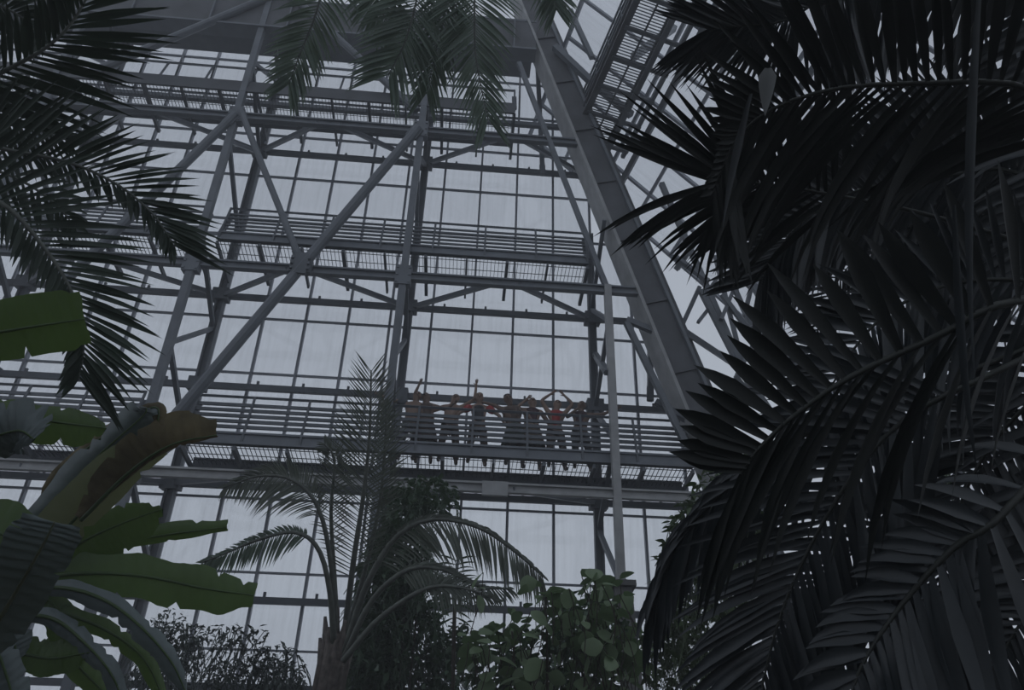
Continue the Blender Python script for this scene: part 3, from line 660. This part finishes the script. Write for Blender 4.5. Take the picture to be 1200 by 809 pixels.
bleaf([(40, 770, 4.9), (70, 760, 4.9), (100, 790, 4.9), (140, 830, 4.9)], .08, .08, 'banana', fold=.4, tears=3)

# ---- leafy shrubs and trees
def leaf_mesh(name, l, wd, m, rnd_tip=False):
    b = MB(); prof = [(0, .05), (.15, .62), (.4, 1), (.7, .85 if rnd_tip else .6), (.9, .5 if rnd_tip else .22), (1, .04)]
    for t, w_ in prof: b.v += [(-wd/2*w_, l*t, .10*wd*w_ - .15*l*t*t), (0, l*t, -.15*l*t*t), (wd/2*w_, l*t, .10*wd*w_ - .15*l*t*t)]
    for i in range(len(prof)-1):
        k = i*3; b.f += [(k, k+1, k+4, k+3), (k+1, k+2, k+5, k+4)]
    me = bpy.data.meshes.new(name); me.from_pydata(b.v, [], b.f); me.update(); me.materials.append(MT[m])
    me.polygons.foreach_set('use_smooth', [True]*len(me.polygons)); return me, b
def rand_quat(up=.6):
    az = random.uniform(0, 2*pi); return Quaternion((0, 0, 1), az) @ Quaternion((1, 0, 0), random.gauss(-.25, .5)) @ Quaternion((0, 1, 0), random.gauss(0, .5))
def blob(shapes, n, dep, spread):
    out = []; tot = sum(s[2]*s[3]*s[4] for s in shapes)
    for s in shapes:
        for _ in range(int(n*s[2]*s[3]*s[4]/tot)):
            a = random.uniform(0, 2*pi); r = random.random()**.5
            out.append(PD(s[0]+cos(a)*r*s[2], s[1]+sin(a)*r*s[3], dep+random.gauss(0, spread)*(1.15-r*.6)))
    return out
def shrub(name, label, cat, shapes, n, dep, spread, l, wd, m, base_px, stems, separate, rnd_tip=False, group=None, stem_r=.03):
    c = PD(*base_px, dep); t = thing(name, V((c.x, c.y, 0)), label, cat, group)
    g = V((c.x, c.y, 0))
    part('stem', 'stem', t, lambda b: [b.tube(spline([g+V((random.uniform(-.1, .1), random.uniform(-.1, .1), 0)), g.lerp(PD(x, y, dep), .5)+V((0, 0, .2)), PD(x, y, dep+random.uniform(-.2, .2))], 8), [stem_r*(1-.1*i) for i in range(8)], 6) for x, y in stems], smooth=True)
    pts = blob(shapes, n, dep, spread); me, lb = leaf_mesh('leaf', l, wd, m, rnd_tip)
    if separate:
        for p in pts:
            o = bpy.data.objects.new('leaf', me); COL.objects.link(o); o.parent = t; s = random.uniform(.55, 1.15)
            o.rotation_mode = 'QUATERNION'; o.rotation_quaternion = rand_quat(); o.scale = (s, s, s); o.location = p - ROOT[t.name]
        tw = MB()
        for p in pts[::2]:
            q = p + V((random.uniform(-.15, .15), .1, -random.uniform(.2, .45))); tw.tube([p, p.lerp(q, .5)+V((.02, 0, 0)), q], .006, 4)
        tag(tw.build('twigs', 'stem', t), kind='stuff')
    else:
        b = MB()
        for p in pts:
            q = rand_quat(); s = random.uniform(.55, 1.2); b.add([p + (q @ V(v))*s for v in lb.v], lb.f)
        for p in pts[::6]:
            q = p + V((random.uniform(-.3, .3), .1, -random.uniform(.3, .7))); b.tube([p, p.lerp(q, .5)+V((.03, 0, 0)), q], .007, 3, False)
        tag(b.build('foliage', m, t, smooth=True), kind='stuff')
    return t
shrub('leafy_tree', 'dense dark green tree behind the slender palm', 'tree',
      [(500, 582, 36, 24, .9), (472, 598, 26, 34, .8), (470, 655, 36, 50, .9), (452, 690, 34, 60, .9), (500, 690, 26, 40, .6), (470, 760, 56, 60, 1.1), (440, 780, 40, 40, 1.1), (526, 775, 28, 40, .7), (540, 745, 14, 18, .4)], 5600, 11.0, .5, .15, .085, 'leaf_dark', (470, 900), [(480, 640), (460, 720), (500, 600), (520, 760)], False)
shrub('round_leaved_shrub', 'green shrub of large rounded leaves at bottom centre', 'shrub',
      [(640, 770, 88, 62, 1), (665, 705, 52, 34, .9), (585, 750, 40, 45, .5), (710, 770, 42, 50, .9), (560, 690, 18, 22, .3), (708, 690, 28, 30, .7), (726, 745, 18, 60, .8)], 300, 7.0, .35, .20, .165, 'leaf_round', (640, 960), [(640, 700), (600, 740), (690, 720), (570, 760), (720, 770)], True, True)
shrub('leafy_tree', 'mid-green tree foliage seen behind the round-leaved shrub', 'tree',
      [(640, 785, 90, 50, 1), (690, 740, 50, 50, .7)], 900, 8.2, .4, .16, .10, 'leaf_dark', (650, 960), [(640, 740), (690, 700)], False)
shrub('small_leaved_shrub', 'open shrub with small dark leaves left of the slender palm', 'shrub',
      [(195, 760, 45, 36, 1), (255, 770, 60, 34, .6), (230, 745, 90, 14, .45), (200, 735, 22, 22, .7), (300, 795, 60, 26, 1.6), (325, 780, 34, 24, 1.2), (180, 800, 40, 20, 1), (285, 745, 30, 14, .5)], 2400, 10.5, .5, .11, .042, 'leaf_small', (250, 930), [(200, 740), (250, 760), (300, 770), (330, 780)], False)
shrub('bright_leaved_shrub', 'bright green foliage glimpsed between the right palm fronds and the raking girder', 'shrub',
      [(820, 690, 50, 110, 1), (850, 600, 44, 60, .8), (790, 760, 40, 60, .8), (900, 560, 40, 40, .6), (1080, 545, 36, 40, .6)], 2600, 8.5, .5, .15, .07, 'leaf_lime', (830, 960), [(820, 640), (850, 580), (800, 740)], False)

# ================================================================== PEOPLE on the lowest gallery
def skin_mesh(name, verts, edges, root=0, sub=2):
    """verts: (pos, radius); returns a mesh grown around the joints"""
    me = bpy.data.meshes.new(name); me.from_pydata([tuple(v[0]) for v in verts], edges, []); me.update()
    o = bpy.data.objects.new(name, me); COL.objects.link(o)
    o.modifiers.new('s', 'SKIN'); d = me.skin_vertices[0].data if me.skin_vertices else None
    if d is None:
        bpy.context.view_layer.objects.active = o; bpy.ops.object.modifier_remove(modifier='s'); o.modifiers.new('s', 'SKIN')
        bpy.ops.mesh.customdata_skin_add(); d = me.skin_vertices[0].data
    for i, (p, r) in enumerate(verts):
        rr = r if isinstance(r, tuple) else (r, r); d[i].radius = rr; d[i].use_root = (i == root)
    if sub:
        m = o.modifiers.new('u', 'SUBSURF'); m.levels = sub; m.render_levels = sub
    dg = bpy.context.evaluated_depsgraph_get(); ev = o.evaluated_get(dg)
    out = bpy.data.meshes.new_from_object(ev); bpy.data.objects.remove(o); bpy.data.meshes.remove(me)
    out.polygons.foreach_set('use_smooth', [True]*len(out.polygons)); out.name = name
    return out
def person(px, label, arm_l, arm_r, lean=0, fwd=0, head=(0, 0), skin='skin', top=None, sleeves=None, legs='brown_cloth', skirt=False, hair='hair_dark', dy=.38, scale=1.0, turn=0, step=.1):
    zf = ZD[2] + .03; y = F3.y + dy; d = ray(px, 505); x = (CAM + d*((y-CAM.y)/d.y)).x
    t = thing('person', V((x, y, zf)), label, 'person', 'people waving from the lowest gallery')
    t.scale = (scale,)*3; t.rotation_euler.z = radians(turn)
    pel = V((0, 0, .95)); Rm = Matrix.Rotation(radians(lean), 3, 'Y') @ Matrix.Rotation(radians(fwd), 3, 'X')
    def U(p): return pel + Rm @ (V(p)-pel)
    hd = Matrix.Rotation(radians(head[0]), 3, 'Y') @ Matrix.Rotation(radians(head[1]), 3, 'X'); nb = V((0, 0, 1.5))
    def H(p): return U(nb + hd @ (V(p)-nb))
    vs = []; es = []
    def a(p, r, parent=None):
        vs.append((V(p), r)); k = len(vs)-1
        if parent is not None: es.append((parent, k))
        return k
    p0 = a(pel, (.15, .11)); sp = a(U((0, 0, 1.12)), (.125, .10), p0); ch = a(U((0, 0, 1.32)), (.155, .11), sp); nk = a(U((0, .01, 1.47)), .058, ch)
    h1 = a(H((0, -.01, 1.56)), (.065, .075), nk); h2 = a(H((0, -.005, 1.65)), (.078, .095), h1); h3 = a(H((0, .005, 1.73)), (.055, .065), h2)
    a(H((0, -.118, 1.625)), .012, h2)                                   # nose
    for sx in (-1, 1): a(H((sx*.092, .01, 1.63)), .014, h2)               # ears
    for sx, arm in ((-1, arm_l), (1, arm_r)):
        sh = a(U((sx*.17, 0, 1.40)), .058, ch); el = a(U(arm[0]), .042, sh); wr = a(U(arm[1]), .028, el)
        dv = (U(arm[1])-U(arm[0])).normalized(); sd = dv.cross(V((0, 1, .2))).normalized(); nn = dv.cross(sd)
        pm = a(U(arm[1])+dv*.06, (.036, .020), wr)
        for q, ln in ((-1.2, .07), (-.4, .085), (.4, .08), (1.2, .06)):
            b0 = a(U(arm[1])+dv*.10+sd*(q*.017), .009, pm); b1 = a(U(arm[1])+dv*(.10+ln*.55)+sd*(q*.021)+nn*.008, .0085, b0); a(U(arm[1])+dv*(.10+ln)+sd*(q*.023)+nn*.028, .007, b1)
        b0 = a(U(arm[1])+dv*.05+sd*.036*sx, .010, pm); a(U(arm[1])+dv*.09+sd*.058*sx, .008, b0)
    for sx in (-1, 1):
        hp = a(V((sx*.095, 0, .87)), .092, p0); kn = a(V((sx*(.105+step*.4), -.03+sx*step*.3, .48)), .058, hp); an = a(V((sx*(.11+step*.6), .03+sx*step*.5, .09)), .040, kn)
        fo = a(V((sx*(.12+step*.6), -.07+sx*step*.5, .035)), (.036, .03), an); a(V((sx*(.13+step*.6), -.15+sx*step*.5, .028)), (.034, .022), fo)
    def put(name, me, m, par):
        o = bpy.data.objects.new(name, me); COL.objects.link(o); me.materials.clear(); me.materials.append(MT[m]); o.parent = par; return o
    body = put('body', skin_mesh('body', vs, es), skin, t)
    for sx in (-1, 1):
        e = MB(); c = H((sx*.032, -.092, 1.652)); e.tube([c+V((0, -.008, 0)), c+V((0, .01, 0))], [.009, .013], 6)
        me = bpy.data.meshes.new('eye'); me.from_pydata(e.v, [], e.f); put('eye', me, 'hair_dark', body)
    put('hair', skin_mesh('hair', [(H((0, .03, 1.60)), (.072, .06)), (H((0, .022, 1.69)), (.092, .088)), (H((0, .01, 1.752)), (.062, .062))], [(0, 1), (1, 2)]), hair, t)
    if top:
        put('top', skin_mesh('top', [(pel, (.165, .125)), (U((0, 0, 1.12)), (.142, .118)), (U((0, 0, 1.30)), (.175, .13)), (U((0, 0, 1.41)), (.12, .10)), (U((-.15, 0, 1.39)), .075), (U((.15, 0, 1.39)), .075)], [(0, 1), (1, 2), (2, 3), (3, 4), (3, 5)]), top, t)
    if sleeves:
        for sx, arm in ((-1, arm_l), (1, arm_r)):
            s0 = V((sx*.16, 0, 1.41)); s1 = s0.lerp(V(arm[0]), .75)
            put('sleeve', skin_mesh('sleeve', [(U(s0), .082), (U(s0.lerp(s1, .5)), .092), (U(s1), .066)], [(0, 1), (1, 2)]), sleeves, t)
    if skirt:
        b = MB(); b.tube([pel+V((0, 0, .10)), pel, V((0, 0, .72)), V((0, 0, .45))], [.14, .18, .24, .30], 16, False)
        me = bpy.data.meshes.new('skirt'); me.from_pydata(b.v, [], b.f); put('skirt', me, legs, t)
    else:
        tv = [(pel+V((0, 0, .03)), (.165, .125))]; te = []
        for sx in (-1, 1):
            k = len(tv); tv += [(V((sx*.095, 0, .86)), .105), (V((sx*(.105+step*.4), -.03+sx*step*.3, .48)), .078), (V((sx*(.11+step*.6), .03+sx*step*.5, .14)), .062)]
            te += [(0, k), (k, k+1), (k+1, k+2)]
        put('trousers', skin_mesh('trousers', tv, te), legs, t)
    return t
person(481, 'bare-chested person at the left end stretching an arm out to the left', ((-.46, -.05, 1.44), (-.70, -.08, 1.50)), ((.36, .02, 1.18), (.24, -.12, 1.0)), 3, 4, (8, 0), 'skin', None, 'grey_cloth', 'grey_cloth')
person(498, 'person in brown with one hand thrown up beside the head', ((-.26, -.05, 1.66), (-.18, -.05, 1.90)), ((.40, -.05, 1.28), (.52, -.15, 1.32)), -3, 2, (-8, -4), 'skin2', 'brown_cloth', None, 'brown_cloth', True)
person(527, 'bare-chested person raising one long arm high with bent wrist', ((-.44, 0, 1.24), (-.36, -.1, 1.02)), ((.44, -.02, 1.64), (.44, -.04, 1.96)), 3, 3, (14, 0), 'skin', None, None, 'brown_cloth')
person(560, 'fair-haired person with red puffed sleeves and charcoal vest leaning on the rail', ((-.40, -.12, 1.20), (-.50, -.22, .98)), ((.40, -.12, 1.20), (.52, -.22, .98)), 0, 10, (0, 6), 'skin', 'black_cloth', 'red', 'brown_cloth', False, 'hair_fair')
person(603, 'person in green skirt bending sideways with an arm swept up to the left', ((-.34, .05, 1.55), (-.60, .05, 1.66)), ((.34, -.02, 1.18), (.40, -.12, .98)), -12, 14, (-10, 10), 'skin2', 'brown_cloth', None, 'green_cloth', True)
person(622, 'person in maroon top and beige skirt touching the face', ((-.36, -.12, 1.28), (-.17, -.15, 1.52)), ((.36, .08, 1.20), (.46, .05, .98)), 5, -3, (-6, -4), 'skin', 'maroon', None, 'beige_cloth', True, 'hair_fair', .42, 1.06)
person(651, 'person in red top lifting both hands to the head', ((-.34, -.04, 1.66), (-.16, -.04, 1.84)), ((.34, -.04, 1.66), (.17, -.04, 1.84)), 4, 2, (6, 0), 'skin', 'red', None, 'brown_cloth')
person(680, 'dark-haired person at the right end pointing an arm out to the right', ((-.32, -.1, 1.22), (-.14, -.2, 1.36)), ((.46, -.02, 1.44), (.70, -.05, 1.58)), 4, 3, (8, 0), 'skin2', 'maroon', None, 'black_cloth')

# ================================================================== thin haze volume added to lift the dark tones
hz = MB().box((0, 6.5, 14), V((22, 0, 0)), V((0, 13.5, 0)), V((0, 0, 14.5))).build('haze', 'glass')
hm = bpy.data.materials.new('tone_lift_haze'); hm.use_nodes = True; hn = hm.node_tree.nodes
hn.remove(hn['Principled BSDF']); vs_ = hn.new('ShaderNodeVolumeScatter'); vs_.inputs['Density'].default_value = .0065
vs_.inputs['Color'].default_value = (.97, .985, 1, 1); hm.node_tree.links.new(vs_.outputs[0], hn['Material Output'].inputs['Volume'])
hz.data.materials.clear(); hz.data.materials.append(hm)
tag(hz, 'thin haze added through the glasshouse to lift its dark tones', None, None, 'stuff')
